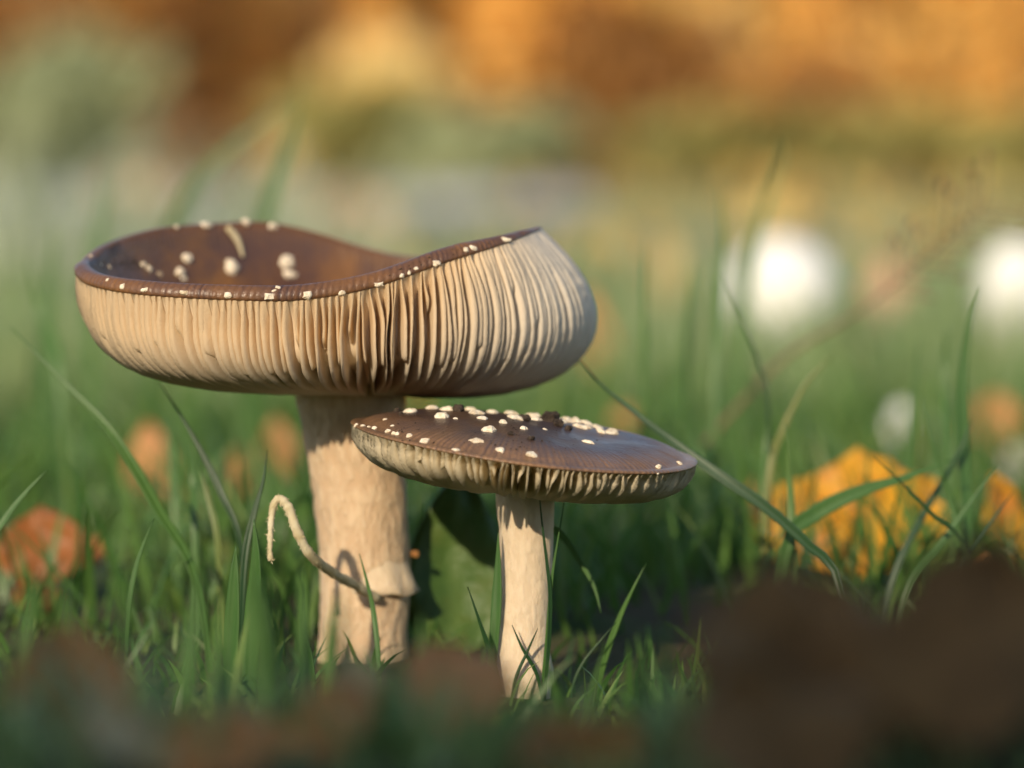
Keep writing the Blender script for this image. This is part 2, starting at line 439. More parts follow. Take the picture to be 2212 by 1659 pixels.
def lathe_stem(name, prof, dep, mat, root, nphi=72, n=70, wob=2.0):
    """prof: list (py, left px, right px) on the photo, as a round stem at depth dep"""
    ys_ = [p[0] for p in prof]
    V = []
    for i in range(n):
        py = ys_[0] + (ys_[-1] - ys_[0]) * i / (n - 1)
        l = np.interp(py, ys_, [p[1] for p in prof]); r = np.interp(py, ys_, [p[2] for p in prof])
        c = at((l + r) / 2, py, dep); rad = (r - l) / 2 * U * (1 + dep / 7677)
        for j in range(nphi):
            a = 2 * math.pi * j / nphi
            q = rad + U * wob * (mnoise.noise(Vector((math.cos(a) * 2.2, math.sin(a) * 2.2, py / 45))) + 0.7 * mnoise.noise(Vector((math.cos(a) * 7, math.sin(a) * 7, py / 22))))
            V.append(c + Vector((math.cos(a) * q, math.sin(a) * q, 0)))
    return mesh_obj(name, V, grid_faces(n, nphi), mat, root)
stem_b = lathe_stem('stem', [(760, 660, 850), (830, 634, 878), (870, 640, 876), (930, 654, 872), (1000, 667, 873), (1100, 680, 880), (1200, 690, 884), (1290, 692, 886), (1360, 690, 880), (1420, 684, 884), (1500, 680, 890)], DB, M_stem_big, big, wob=3.5)
# ragged volva collar on the lower stem
V = []; npf = 90
for i in range(6):
    for j in range(npf):
        a = 2 * math.pi * j / npf
        nz = mnoise.noise(Vector((math.cos(a) * 2.5, math.sin(a) * 2.5, 0.4)))
        flare = max(0, math.cos(a + 0.6)) ** 2
        r = 92 + (0, 7, 14, 24, 15, 2)[i] * (-0.1 + 1.5 * flare + 0.35 * nz)
        z = (55, 34, 14, -4, -7, 3)[i] * (0.7 + 0.5 * flare) + 9 * nz
        c = at(788, 1268, DB)
        V.append(c + Vector((math.cos(a) * r, math.sin(a) * r, z)) * KB)
mesh_obj('volva_collar', V, grid_faces(6, npf), M_stem_small, big)

# ---- small mushroom
O_S = at(1128, 961, DS); KS = U * (1 + DS / 7677)
ROT = Matrix.Rotation(math.atan(87 / 745), 4, 'Y') @ Matrix.Rotation(math.radians(1.0), 4, 'X')
FS = lambda x, y, z: O_S + (ROT @ Vector((x, y, z))) * KS
RS = 375
def rim_s(th):
    R = RS * (1 + 0.012 * math.sin(3 * th + 1) + 0.006 * math.sin(7 * th))
    return R * math.cos(th), R * math.sin(th)
def prof_s(th, R):
    u = 5 * math.sin(2 * th + 0.6)
    return [(62, -94), (0.72 * R, -102), (1.02 * R, -74), (R, u)]
def top_s(th, q, rs, zs):
    t = 1 - q; r = rs * t
    dome = 56 * (1 - t ** 2.3) ** 0.75
    x, y = r * math.cos(th), r * math.sin(th)
    dome -= 16 * math.exp(-(((x - 150) / 110) ** 2 + ((y + 60) / 160) ** 2))
    return r, zs * (t ** 0.5) + dome + 0.0
def gd_s(t, th): return 52 * smooth(1.004, 0.90, t) ** 0.6 * (0.35 + 0.65 * smooth(0, 0.3, t)) + 0.5
small = empty('mushroom', at(1122, 1477, DS))
tag(small, 'small mushroom with a flat brown cap dotted with white warts on a slim stem', 'mushroom')
cap_s = cap_builder(FS, rim_s, prof_s, lambda th: 9.0, gd_s, None, 164, M_cap_small, M_gill_small, small, 0, nphi=720, nridge=164, ridge_amp=0.9, lean=lambda th: 0.12 * math.cos(th), top=top_s)
stem_s = lathe_stem('stem', [(1000, 1068, 1198), (1075, 1070, 1198), (1140, 1078, 1196), (1250, 1080, 1192), (1350, 1074, 1188), (1410, 1064, 1188), (1450, 1048, 1196), (1490, 1052, 1192), (1530, 1060, 1186)], DS, M_stem_small, small, wob=1.6)

# ------------------------------------------------------------------ warts on the caps (placed where a ray through the photo hits the cap)
bpy.context.view_layer.update()
def bvh_of(o):
    mw = o.matrix_world
    return BVHTree.FromPolygons([mw @ v.co for v in o.data.vertices], [tuple(p.vertices) for p in o.data.polygons])
BV_B, BV_S = bvh_of(cap_b), bvh_of(cap_s)
def hit(bv, px, py):
    d = (at(px, py, 0) - CAM).normalized()
    loc, nor, _, _ = bv.ray_cast(CAM, d)
    if loc is None:
        return None, None
    if nor.dot(d) > 0: nor = -nor
    return loc, nor
def blob(name, loc, nor, w, h, rise, mat, parent, seed, square=False, jag=0.25):
    r_ = random.Random(seed); n = 9
    zax = nor.normalized(); xax = (RGT - zax * RGT.dot(zax)).normalized(); yax = zax.cross(xax)
    V = []
    rr = [1 + r_.uniform(-jag, jag) for _ in range(n)]
    for sc, z in ((1.0, -0.35), (0.96, 0.25), (0.62, 0.8)):
        for j in range(n):
            a = 2 * math.pi * (j + 0.3) / n
            c, s = math.cos(a), math.sin(a)
            m = 1 / max(abs(c), abs(s)) * 0.86 if square else 1
            V.append(loc + (xax * c * w * rr[j] * m + yax * s * h * rr[j] * m) * sc + zax * rise * (z + r_.uniform(-0.12, 0.12)))
    V.append(loc + zax * rise * r_.uniform(0.8, 1.15) + xax * w * r_.uniform(-.25, .25))
    F = grid_faces(3, n) + [(2 * n + j, 2 * n + (j + 1) % n, 3 * n) for j in range(n)] + [tuple(range(n - 1, -1, -1))]
    return mesh_obj(name, V, F, mat, parent, smooth=False)
sd_ = 0
for px, py, wd, ht in [(264, 619, 7, 5), (312, 626, 8, 5), (400, 633, 13, 6), (492, 637, 10, 7), (583, 642, 11, 7), (663, 638, 11, 9), (739, 634, 10, 7), (817, 615, 13, 5), (943, 569, 10, 7), (899, 580, 5, 4), (884, 590, 4, 5), (868, 596, 6, 5), (1006, 540, 6, 6), (1023, 536, 11, 5), (1088, 517, 14, 5), (601, 621, 7, 3), (592, 628, 6, 2.5),
                       (404, 558, 15, 13), (389, 590, 13, 14), (500, 577, 18, 17), (620, 566, 20, 16), (624, 592, 18, 11), (309, 572, 9, 7), (322, 581, 9, 8), (345, 592, 8, 5), (397, 601, 9, 5), (270, 509, 12, 8), (322, 494, 11, 8), (381, 490, 9, 4), (445, 486, 15, 8), (532, 480, 12, 9), (590, 489, 12, 8), (196, 553, 4, 4), (218, 572, 4, 3), (237, 577, 6, 3), (232, 605, 4, 3)]:
    loc, nor = hit(BV_B, px, py); sd_ += 1
    if loc is None: continue
    blob('wart', loc, nor, wd * KB, ht * KB / max(0.3, abs(nor.dot(FWD))) if py > 600 else ht * KB, min(wd, ht) * 0.75 * KB, M_wart, cap_b, sd_, square=py > 600)
def S(x, y): return 708.5 + .375 * x, 829.4 + .375 * y
wl = [(475, 148, 14, 9), (600, 142, 14, 9), (660, 190, 18, 12), (690, 150, 15, 9), (820, 150, 14, 8), (860, 170, 17, 8), (895, 200, 14, 6), (945, 152, 16, 8), (1007, 224, 12, 8), (1125, 258, 9, 7), (930, 270, 18, 12), (855, 327, 14, 5), (993, 380, 12, 5), (1178, 410, 14, 6), (1050, 172, 17, 8), (1080, 198, 15, 8), (1180, 172, 16, 9), (1195, 207, 13, 8), (1500, 338, 13, 7), (1902, 482, 6, 9), (2025, 460, 7, 6), (1900, 517, 3, 3), (735, 200, 5, 3), (1250, 262, 6, 3),
      (160, 238, 6, 3), (200, 242, 5, 4), (237, 250, 5, 4), (267, 256, 7, 5), (345, 272, 7, 4), (378, 284, 5, 5), (400, 288, 6, 4), (467, 300, 7, 5), (555, 327, 11, 5), (738, 381, 8, 4), (330, 205, 5, 3), (370, 240, 5, 2)]
r_ = random.Random(5)
for i in range(22):
    q = i / 21
    wl.append((1330 + q * 320 + r_.uniform(-18, 18), 195 + q * 75 + r_.uniform(-12, 26), r_.uniform(9, 15), r_.uniform(5, 8)))
for x, y, wd, ht in wl:
    px, py = S(x, y); loc, nor = hit(BV_S, px, py); sd_ += 1
    if loc is None:
        loc, nor = hit(BV_S, px, py + 5)
        if loc is None: continue
    blob('wart', loc, nor, wd * KS, wd * KS * 0.9, ht * 0.9 * KS, M_wart, cap_s, sd_, jag=0.3)
# soil crumbs lying on the caps
def crumb(name, loc, r, seed, mat=M_soil):
    r_ = random.Random(seed); n = 10; V = []
    for i in range(1, 6):
        for j in range(n):
            a = 2 * math.pi * j / n; b = math.pi * i / 6
            q = r * (0.75 + 0.5 * r_.random())
            V.append(loc + Vector((math.sin(b) * math.cos(a), math.sin(b) * math.sin(a), math.cos(b) * 0.75)) * q)
    V += [loc + Vector((0, 0, r * .7)), loc - Vector((0, 0, r * .7))]
    F = grid_faces(5, n) + [(5 * n, (j + 1) % n, j) for j in range(n)] + [(5 * n + 1, 4 * n + j, 4 * n + (j + 1) % n) for j in range(n)]
    return mesh_obj(name, V, F, mat, None, smooth=False)
for i, (x, y, rr, lab) in enumerate([(290, 150, 13, 'dark soil crumb at the edge of the small cap beside the thick stem'), (335, 148, 8, None), (400, 160, 8, None), (750, 158, 14, 'round dark soil crumb among the white warts of the small cap'), (1280, 215, 20, 'largest dark soil clod on top of the small cap'), (1325, 240, 13, None), (1130, 210, 12, None), (1170, 320, 7, None), (1050, 292, 7, None), (640, 175, 8, None), (420, 175, 6, None), (1385, 262, 9, None)]):
    px, py = S(x, y); loc, nor = hit(BV_S, px, py)
    if loc is None: continue
    o = crumb('soil_crumb', loc + nor * rr * 0.35 * KS, rr * KS, 50 + i)
    tag(o, lab or 'small dark soil crumb lying on top of the small brown cap', 'soil crumb', 'soil crumbs on the small cap')
V = []; F = []
def speck(loc, r, seed):
    b = len(V); r_ = random.Random(seed)
    for d in ((1, 0, 0), (-.6, .8, 0), (-.6, -.8, 0), (0, 0, 1)):
        V.append(loc + Vector(d) * r * r_.uniform(.6, 1.3))
    F.extend([(b, b + 1, b + 3), (b + 1, b + 2, b + 3), (b + 2, b, b + 3), (b, b + 2, b + 1)])
r_ = random.Random(3)
for i in range(130):
    px, py = S(r_.choice([r_.gauss(420, 60), r_.gauss(1050, 60), r_.gauss(1150, 200), r_.uniform(250, 1800)]), r_.choice([r_.gauss(175, 25), r_.gauss(300, 40), r_.uniform(150, 400)]))
    loc, nor = hit(BV_S, px, py)
    if loc is not None: speck(loc, r_.uniform(1.2, 3.4) * KS, i)
for i in range(170):
    px, py = r_.gauss(285, 26), r_.gauss(572, 9)
    if i % 6 == 0: px, py = r_.uniform(840, 1060), 0
    if py == 0: py = float(np.interp(px, [840, 940, 1060], [592, 553, 522])) + r_.uniform(-4, 14)
    loc, nor = hit(BV_B, px, py)
    if loc is not None: speck(loc, r_.uniform(1.2, 3.6) * KB, i)
o = mesh_obj('soil_specks', V, F, M_soil, None, smooth=False); o['kind'] = 'stuff'
tag(o, 'fine specks of dark soil scattered over both brown caps', 'soil')
# pale straw strip stuck to the inside wall of the bowl
path = []
for px, py in spline([(489, 490, 0), (502, 505, 0), (514, 526, 0), (523, 556, 0)], 12) and [(p.x, p.y) for p in spline([(489, 490, 0), (502, 505, 0), (514, 526, 0), (523, 556, 0)], 12)]:
    loc, nor = hit(BV_B, px, py)
    if loc is not None: path.append(loc + nor * 0.0004)
Vt, Ft = tube(path, [(4.0 + 4.5 * math.sin(math.pi * min(1, 0.2 + i / len(path)))) * KB for i in range(len(path))], 6)
tag(mesh_obj('straw_strip', Vt, Ft, M_straw), 'short pale strip of straw stuck inside the large brown bowl', 'straw')

# ------------------------------------------------------------------ grass blades one can tell apart
def blade(name, pts, wid, mat, label, group=None, rnd=0.4, fold=0.35, n=22, cat='grass blade', facing=None, root=True):
    P = [at(*p) for p in pts]
    if root:   # run the lower end down to the soil
        e = P[-1]; g = gh(e.x, e.y)
        if e.z > g + 0.002:
            d = (P[-1] - P[-2]); k = min(1.0, (e.z - g) / max(1e-4, -d.z)) if d.z < 0 else 0.3
            P.append(Vector((e.x + d.x * k * 0.6, e.y + d.y * k * 0.6, g - 0.003)))
    C = spline(P, n)
    V = []; ln = []
    for i, c in enumerate(C):
        t = (C[min(i + 1, n - 1)] - C[max(i - 1, 0)]).normalized()
        view = facing or (CAM - c).normalized()
        s = t.cross(view).normalized(); nn = s.cross(t).normalized()
        q = i / (n - 1)
        w_ = wid * U * min(1, 0.03 + 1.9 * q) * (1 - 0.35 * smooth(0.6, 1, q)) * 0.5
        tw = 0.5 * math.sin(2.3 * q + len(pts))
        s2 = s * math.cos(tw) + nn * math.sin(tw); n2 = nn * math.cos(tw) - s * math.sin(tw)
        V += [c - s2 * w_, c - s2 * w_ * 0.5 - n2 * w_ * fold * .8, c - n2 * w_ * fold, c + s2 * w_ * 0.5 - n2 * w_ * fold * .8, c + s2 * w_]
        ln += [q] * 5
    o = mesh_obj(name, V, grid_faces(n, 5, closed=False), mat)
    fattr(o, 'len', ln); fattr(o, 'rnd', [rnd] * len(ln))
    md = o.modifiers.new('thickness', 'SOLIDIFY'); md.thickness = 0.00022; md.offset = 0
    return tag(o, label, cat, group)
BH = 'tall blades behind the mushrooms'; BF = 'blades round the stems'
blade('grass_shoot', [(1163, 1046, -55), (1171, 1130, -55), (1181, 1210, -50), (1189, 1290, -45), (1186, 1390, -35), (1178, 1490, -30)], 9, M_blade_dark, 'thin dark blade crossing the slim stem up to the small cap', rnd=.3)
blade('grass_shoot', [(1219, 1080, -50), (1206, 1160, -45), (1192, 1250, -40), (1182, 1380, -35), (1172, 1490, -30)], 8, M_blade, 'thin blade leaning past the right side of the slim stem', rnd=.35)
blade('grass_shoot', [(1076, 1150, -15), (1075, 1230, -15), (1070, 1340, -15), (1060, 1480, -10)], 24, M_blade, 'broad soft green blade standing before the left edge of the slim stem', rnd=.3)
blade('grass_shoot', [(1010, 1268, -65), (1038, 1350, -55), (1062, 1420, -45), (1084, 1500, -35)], 11, M_blade_dark, 'short dark blade leaning toward the foot of the slim stem', rnd=.3)
blade('grass_shoot', [(1106, 1350, -55), (1128, 1400, -55), (1160, 1460, -50)], 8, M_blade_dark, 'tiny dark blade crossing another before the foot of the slim stem', BF, rnd=.2)
blade('grass_shoot', [(1162, 1357, -60), (1140, 1405, -55), (1112, 1470, -50)], 7, M_blade_dark, 'tiny dark blade crossing another before the foot of the slim stem', BF, rnd=.2)
blade('grass_shoot', [(1298, 1325, 155), (1284, 1270, 175), (1252, 1212, 195), (1206, 1150, 205), (1160, 1150, 225), (1120, 1250, 245), (1105, 1400, 255)], 22, M_blade, 'bent green blade with its tip hanging beside the slim stem', rnd=.45)
blade('grass_shoot', [(1396, 1216, 105), (1368, 1270, 105), (1340, 1330, 115), (1314, 1400, 125), (1296, 1470, 135)], 13, M_blade, 'short light blade leaning over beside the bent blade', rnd=.55)
blade('grass_shoot', [(1330, 1345, 75), (1300, 1380, 75), (1260, 1430, 75), (1238, 1480, 75)], 6, M_blade_dark, 'thin dark blade low in the soil beside the slim stem', rnd=.4)
blade('grass_stalk', [(1236, 758, 420), (1300, 832, 400), (1380, 898, 380), (1460, 958, 340), (1560, 1030, 300), (1650, 1092, 250), (1740, 1172, 180), (1810, 1255, 120)], 24, M_blade_dark, 'long dark stalk slanting down behind the right end of the small cap', rnd=.5, cat='grass stalk')
blade('grass_shoot', [(2119, 620, 700), (2096, 690, 700), (2082, 780, 700), (2078, 880, 690), (2084, 1000, 680), (2092, 1160, 660)], 34, M_blade, 'tall broad pointed blade before the white blur above the golden leaf', rnd=.35)
blade('grass_shoot', [(1696, 912, 480), (1701, 990, 480), (1708, 1090, 470), (1712, 1220, 450)], 19, M_blade, 'straight bright upright blade beside the golden leaf', rnd=.6)
blade('grass_shoot', [(1888, 988, 300), (1946, 1042, 300), (2010, 1108, 290), (2090, 1200, 280)], 10, M_blade_dark, 'thin dark blade slanting over the golden leaf', rnd=.3)
blade('grass_shoot', [(2060, 990, 500), (1960, 1030, 480), (1860, 1060, 460), (1760, 1110, 440), (1700, 1180, 420)], 36, M_blade, 'broad arching blade lying across the golden leaf', rnd=.4)
blade('grass_shoot', [(345, 828, 380), (392, 900, 370), (440, 985, 350), (480, 1070, 330), (520, 1180, 300)], 15, M_blade_dark, 'thin dark stalk slanting down under the left side of the large cap', rnd=.3)
blade('grass_shoot', [(22, 706, 500), (130, 818, 460), (230, 918, 420), (292, 1010, 380), (350, 1112, 330), (420, 1240, 280)], 26, M_blade, 'long green blade slanting across the lawn past the tan leaf', rnd=.5)
blade('grass_shoot', [(577, 972, 130), (568, 1040, 125), (548, 1112, 120), (530, 1200, 110), (522, 1330, 100)], 15, M_blade_dark, 'dark pointed blade tip standing beside the bent straw stalk', rnd=.35)
blade('grass_shoot', [(104, 1014, 150), (62, 1056, 150), (12, 1118, 150), (-50, 1230, 150)], 16, M_blade, 'curved blade rising over the rust orange leaf', rnd=.4)
blade('grass_shoot', [(333, 1120, 90), (312, 1170, 90), (292, 1230, 90), (276, 1330, 90)], 11, M_blade, 'short slim blade between the rust leaf and the thick stem', rnd=.35)
blade('grass_shoot', [(776, 1196, 60), (792, 1256, 55), (806, 1320, 50), (816, 1410, 40)], 12, M_blade, 'short blade standing before the thick scaly stem', rnd=.4)
blade('grass_shoot', [(548, 1122, -300), (552, 1200, -300), (548, 1300, -290), (540, 1420, -280)], 38, M_blade, 'broad blurred blade just left of the bent straw stalk', rnd=.35)
blade('grass_shoot', [(510, 1180, -260), (505, 1260, -260), (498, 1420, -250)], 34, M_blade, 'second broad blurred blade next to the bent straw stalk', rnd=.3)
blade('grass_shoot', [(650, 1345, -140), (655, 1380, -140), (668, 1450, -140)], 26, M_blade, 'stubby cut blade at the foot of the thick stem', rnd=.4)
for i, (pp, wd, m, rn) in enumerate([
    ([(660, 175, 4200), (560, 268, 4200), (450, 362, 4200), (375, 480, 4200), (330, 620, 4200)], 44, M_blade, .3),
    ([(645, 190, 3600), (632, 270, 3600), (600, 380, 3600), (565, 500, 3600), (545, 700, 3600)], 46, M_blade, .4),
    ([(1705, 285, 3600), (1670, 400, 3600), (1625, 540, 3600), (1600, 760, 3600)], 40, M_blade, .45),
    ([(1552, 398, 2000), (1560, 480, 2000), (1556, 600, 2000), (1545, 800, 1900)], 22, M_blade, .5),
    ([(1395, 520, 1900), (1392, 620, 1900), (1390, 800, 1900)], 20, M_blade, .4),
    ([(1500, 560, 2300), (1490, 640, 2300), (1480, 800, 2300)], 26, M_blade, .4),
    ([(1560, 590, 900), (1600, 690, 900), (1640, 790, 880), (1660, 900, 860)], 9, M_blade_dark, .3),
    ([(1985, 740, 1400), (1975, 840, 1400), (1970, 980, 1400)], 18, M_blade, .4),
    ([(2045, 700, 1500), (2040, 820, 1500), (2050, 1000, 1400)], 24, M_blade, .4),
    ([(1990, 850, 600), (2010, 950, 590), (2050, 1070, 570), (2070, 1180, 560)], 16, M_blade, .3),
    ([(2100, 905, 650), (2070, 980, 640), (2000, 1100, 600), (1930, 1250, 560)], 18, M_blade_dark, .3),
    ([(2160, 1000, 450), (2100, 1080, 440), (2030, 1180, 420), (1960, 1280, 380)], 20, M_blade, .3),
    ([(2190, 1060, 380), (2120, 1160, 360), (2060, 1270, 320)], 12, M_blade_dark, .2),
    ([(1800, 765, 900), (1740, 830, 900), (1690, 930, 880), (1660, 1040, 850)], 18, M_blade, .93),
    ([(1660, 860, 1000), (1655, 960, 1000), (1650, 1100, 950)], 22, M_blade, .4),
    ([(120, 480, 3200), (110, 600, 3200), (95, 760, 3200)], 40, M_blade, .4),
    ([(230, 380, 4600), (215, 500, 4600), (200, 640, 4600)], 60, M_blade, .4),
    ([(60, 560, 2400), (90, 680, 2400), (130, 820, 2300)], 36, M_blade, .5),
    ([(1290, 480, 4000), (1230, 600, 4000), (1200, 700, 4000)], 44, M_blade, .8),
    ([(400, 960, 700), (415, 1040, 700), (420, 1150, 650)], 20, M_blade, .4),
    ([(365, 900, 1300), (372, 1000, 1250), (380, 1120, 1200)], 30, M_blade, .5),
    ([(930 - 500, 1010, 500), (450, 1080, 480), (470, 1180, 460)], 16, M_blade, .85),
    ]):
    blade('grass_shoot', pp, wd, m, 'soft blurred green blade rising from the lawn behind the mushrooms', BH, rnd=rn)

r_ = random.Random(31)
for i in range(16):
    px = (660, 700, 735, 610, 570, 470, 400, 340, 260, 150, 830, 905, 960, 1380, 1440, 40)[i]; dep = -r_.uniform(1200, 2300); tp = r_.uniform(1215, 1330) + (0 if px < 700 else 40); dx = r_.uniform(-50, 50)
    blade('grass_shoot', [(px + dx, tp, dep), (px + dx * .5, tp + 90, dep), (px, tp + 260, dep)], r_.uniform(18, 32), M_blade, 'soft blurred green blade standing before the feet of the mushrooms', 'blurred blades before the mushrooms', rnd=r_.uniform(.3, .6))
# bent straw stalk leaning on the thick stem
sp = spline([at(584, 1212, -20), at(584, 1150, -20), at(590, 1095, -20), at(604, 1078, -18), at(624, 1098, -15), at(642, 1148, -10), at(672, 1200, 20), at(720, 1238, 120), at(770, 1266, 230), at(815, 1292, 300)], 70)
rad = [(5.5 + 5.5 * smooth(0.0, 0.5, i / 69) + 3.6 * mnoise.noise(Vector((i * 0.55, 0, 0)))) * U for i in range(70)]
Vt, Ft = tube(sp, rad, 8)
st = mesh_obj('straw_stalk', Vt, Ft, M_straw)
tag(st, 'bent fuzzy pale straw stalk leaning against the thick scaly stem', 'straw')
V = []; F = []
r_ = random.Random(9)
for i in range(650):
    a = r_.random() * 68; q = int(a); c = sp[q].lerp(sp[q + 1], a - q)
    d = Vector((r_.gauss(0, 1), r_.gauss(0, 1), r_.gauss(0, 1))).normalized()
    L = r_.uniform(4, 10) * U * (1.0 if a < 45 else .7); s = d.cross(Vector((0.3, 1, 0.2))).normalized() * 1.3 * U
    b = len(V); c = c + d * rad[q] * 0.7
    V += [c - s, c + s, c + d * L + Vector((0, 0, -L * .3))]; F.append((b, b + 1, b + 2))
h = mesh_obj('fuzz', V, F, M_straw, st); h['kind'] = 'stuff'

# ------------------------------------------------------------------ fallen leaves
def leaf(name, centre, width, length, mat, label, tilt, spin, curl=0.4, lobes=0.0, seed=0, group=None, cat='leaf', stalk=True):
    """leaf blade in local x (across) / y (along), tilted about x then spun about z; centre is its middle"""
    r_ = random.Random(seed); n, m = 15, 9
    rows = []
    R = Matrix.Rotation(spin, 3, 'Z') @ Matrix.Rotation(tilt, 3, 'X') @ Matrix.Rotation(r_.uniform(-.35, .35), 3, 'Y')
    V = []; ve = []
    ph = r_.uniform(0, 6)
    for i in range(n):
        v = i / (n - 1)
        hw = (math.sin(math.pi * v ** 0.75)) ** 0.8 * 0.5 + 0.004
        hw *= 1 + lobes * math.sin(v * 22 + ph) * (0.4 + v * .6)
        for j in range(m):
            u = j / (m - 1) * 2 - 1
            x = u * hw * width; y = (v - 0.5) * length
            z = width * (0.10 * abs(u) * hw * 2 + curl * 0.30 * (u * u) * hw) + curl * length * 0.22 * (v - .5) ** 2 * 2
            z += width * 0.045 * math.sin(v * 9 + 3 * u + ph) + width * 0.02 * math.sin(17 * v - 7 * u)
            V.append(centre + R @ Vector((x, y, z)))
            sv = abs(((v * 7 + abs(u) * 1.4) % 1.0) - 0.5)
            ve.append(1.0 if j == m // 2 else (0.7 if sv < 0.12 else 0.0))
    o = mesh_obj(name, V, grid_faces(n, m, closed=False), mat); fattr(o, 'vein', ve)
    md = o.modifiers.new('thickness', 'SOLIDIFY'); md.thickness = 0.0003 * max(1, width / 0.03); md.offset = 0
    if stalk:
        base = centre + R @ Vector((0, -0.5 * length, curl * length * 0.11))
        pth = spline([base + R @ Vector((0, 0.06 * length, 0)), base, base + R @ Vector((0.03 * length, -0.14 * length, .02 * length)), base + R @ Vector((0.02 * length, -0.28 * length, .05 * length))], 8)
        Vt, Ft = tube(pth, [0.012 * length * (1 - .04 * i) for i in range(8)], 6)
        mesh_obj('stalk', Vt, Ft, mat, o)
    return tag(o, label, cat, group)
def leafp(px, py, gpy, wpx, hpx, key, label, tilt=60, spin=0, **kw):
    """photo centre, ground contact row, apparent width/height on the photo"""
    d = CAM_H / ((gpy - 300) * U / D)
    s = U * d / D
    c = atd(px, py, d)
    L = hpx * s / max(0.35, math.sin(math.radians(tilt)) )
    return leaf('fallen_leaf', c, wpx * s, L, ML[key], label, math.radians(tilt), math.radians(spin), **kw)
leafp(95, 1180, 1300, 200, 165, 'rust', 'rust orange fallen leaf standing in the grass under the curved blade', 66, 18, seed=1, curl=.15)
leafp(205, 1190, 1260, 50, 60, 'rust', 'small rust leaf scrap right beside the rust orange leaf', 60, -20, seed=2, curl=.5)
leafp(70, 1295, 1340, 130, 60, 'rust', 'dark rust leaf lying low in front of the rust orange leaf', 35, 60, seed=3)
leafp(325, 1010, 1110, 110, 200, 'tan', 'tan orange leaf upright in the grass under the left side of the large cap', 75, 12, seed=4, curl=.3)
leafp(505, 1045, 1110, 75, 90, 'tan', 'small tan leaf between the tan upright leaf and the thick stem', 62, -15, seed=5)
leafp(598, 975, 1060, 85, 140, 'tan', 'narrow tan leaf close to the left edge of the thick stem', 70, 8, seed=6, curl=.3)
leafp(520, 1010, 1080, 60, 80, 'tan', 'tan leaf scrap behind the small tan leaf', 60, 40, seed=7)
leafp(1855, 1120, 1275, 430, 270, 'gold', 'large golden yellow leaf propped up among the blades', 60, -12, lobes=.16, seed=8, curl=.3)
leafp(1645, 1105, 1200, 110, 130, 'tan', 'orange leaf half hidden beside the large golden leaf', 62, 30, seed=9)
leafp(2170, 1140, 1290, 170, 220, 'gold', 'golden leaf at the far side of the crossed blades', 66, 40, lobes=.1, seed=10)
leafp(2140, 1260, 1320, 140, 90, 'tan', 'orange leaf low under the crossed blades', 40, 10, seed=11)
leafp(2150, 915, 1000, 130, 130, 'tan', 'tan orange leaf behind the tall broad pointed blade', 64, -10, seed=12)
leafp(2200, 1000, 1080, 90, 80, 'pale', 'pale grey leaf beside the tan orange leaf at the lawn edge', 60, 20, seed=13)
leafp(745, 480, 540, 210, 130, 'pink', 'pale pink leaf blurred behind the rim of the large bowl', 62, 8, seed=14)
leafp(290, 425, 500, 170, 110, 'pink', 'pale pink leaf blurred on the path behind the left rim', 60, -10, seed=15)
leafp(1270, 720, 830, 90, 180, 'tan', 'tan leaf blurred behind the right end of the large cap', 66, 15, seed=16)
leafp(1440, 600, 740, 90, 230, 'grey', 'bleached upright leaf blurred in the grass beside the white mushroom', 80, 10, seed=17, curl=.2)
leafp(1920, 640, 760, 110, 160, 'pink', 'dull pink leaf blurred between the two white mushrooms', 70, 10, seed=18)
leafp(910, 865, 960, 60, 60, 'gold', 'yellow leaf scrap showing between the large cap and the small cap', 60, 0, seed=19)
leafp(1350, 905, 990, 70, 50, 'tan', 'orange leaf scrap showing above the small cap', 60, 0, seed=21)
# green plant leaf that catches the small cap's shadow
leaf('plantain_leaf', at(985, 1225, 560), 235 * U * 1.07, 420 * U * 1.07, ML['green'], 'broad green leaf between the two stems catching the shadow of the small cap', math.radians(78), math.radians(-8), curl=.25, seed=22)
o = crumb('leaf_crumb', at(896, 1196, 420), 10 * U, 77, ML['tan']); tag(o, 'small tan crumb lying against the broad green leaf', 'crumb')
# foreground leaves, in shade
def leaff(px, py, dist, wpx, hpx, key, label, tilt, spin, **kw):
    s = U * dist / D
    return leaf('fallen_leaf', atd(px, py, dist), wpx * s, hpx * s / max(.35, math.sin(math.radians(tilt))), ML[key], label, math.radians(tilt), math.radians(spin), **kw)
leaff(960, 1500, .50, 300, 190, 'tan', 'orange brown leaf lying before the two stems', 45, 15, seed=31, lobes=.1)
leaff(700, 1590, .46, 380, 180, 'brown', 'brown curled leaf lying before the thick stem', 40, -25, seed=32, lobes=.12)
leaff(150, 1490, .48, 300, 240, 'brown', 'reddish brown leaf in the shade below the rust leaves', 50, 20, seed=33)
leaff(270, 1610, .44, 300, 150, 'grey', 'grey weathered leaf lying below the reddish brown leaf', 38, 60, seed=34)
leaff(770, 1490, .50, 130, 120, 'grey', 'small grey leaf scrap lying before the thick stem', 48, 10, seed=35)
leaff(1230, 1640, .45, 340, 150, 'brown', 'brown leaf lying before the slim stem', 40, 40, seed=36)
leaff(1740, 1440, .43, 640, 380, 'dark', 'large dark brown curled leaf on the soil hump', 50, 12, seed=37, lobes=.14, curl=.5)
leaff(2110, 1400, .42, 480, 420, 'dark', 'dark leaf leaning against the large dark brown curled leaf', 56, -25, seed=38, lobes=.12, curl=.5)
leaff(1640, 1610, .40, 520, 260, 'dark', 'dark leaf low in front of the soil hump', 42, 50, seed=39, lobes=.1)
leaff(480, 1630, .44, 340, 170, 'brown', 'brown leaf between the grey weathered leaf and the brown curled leaf', 40, -40, seed=40)

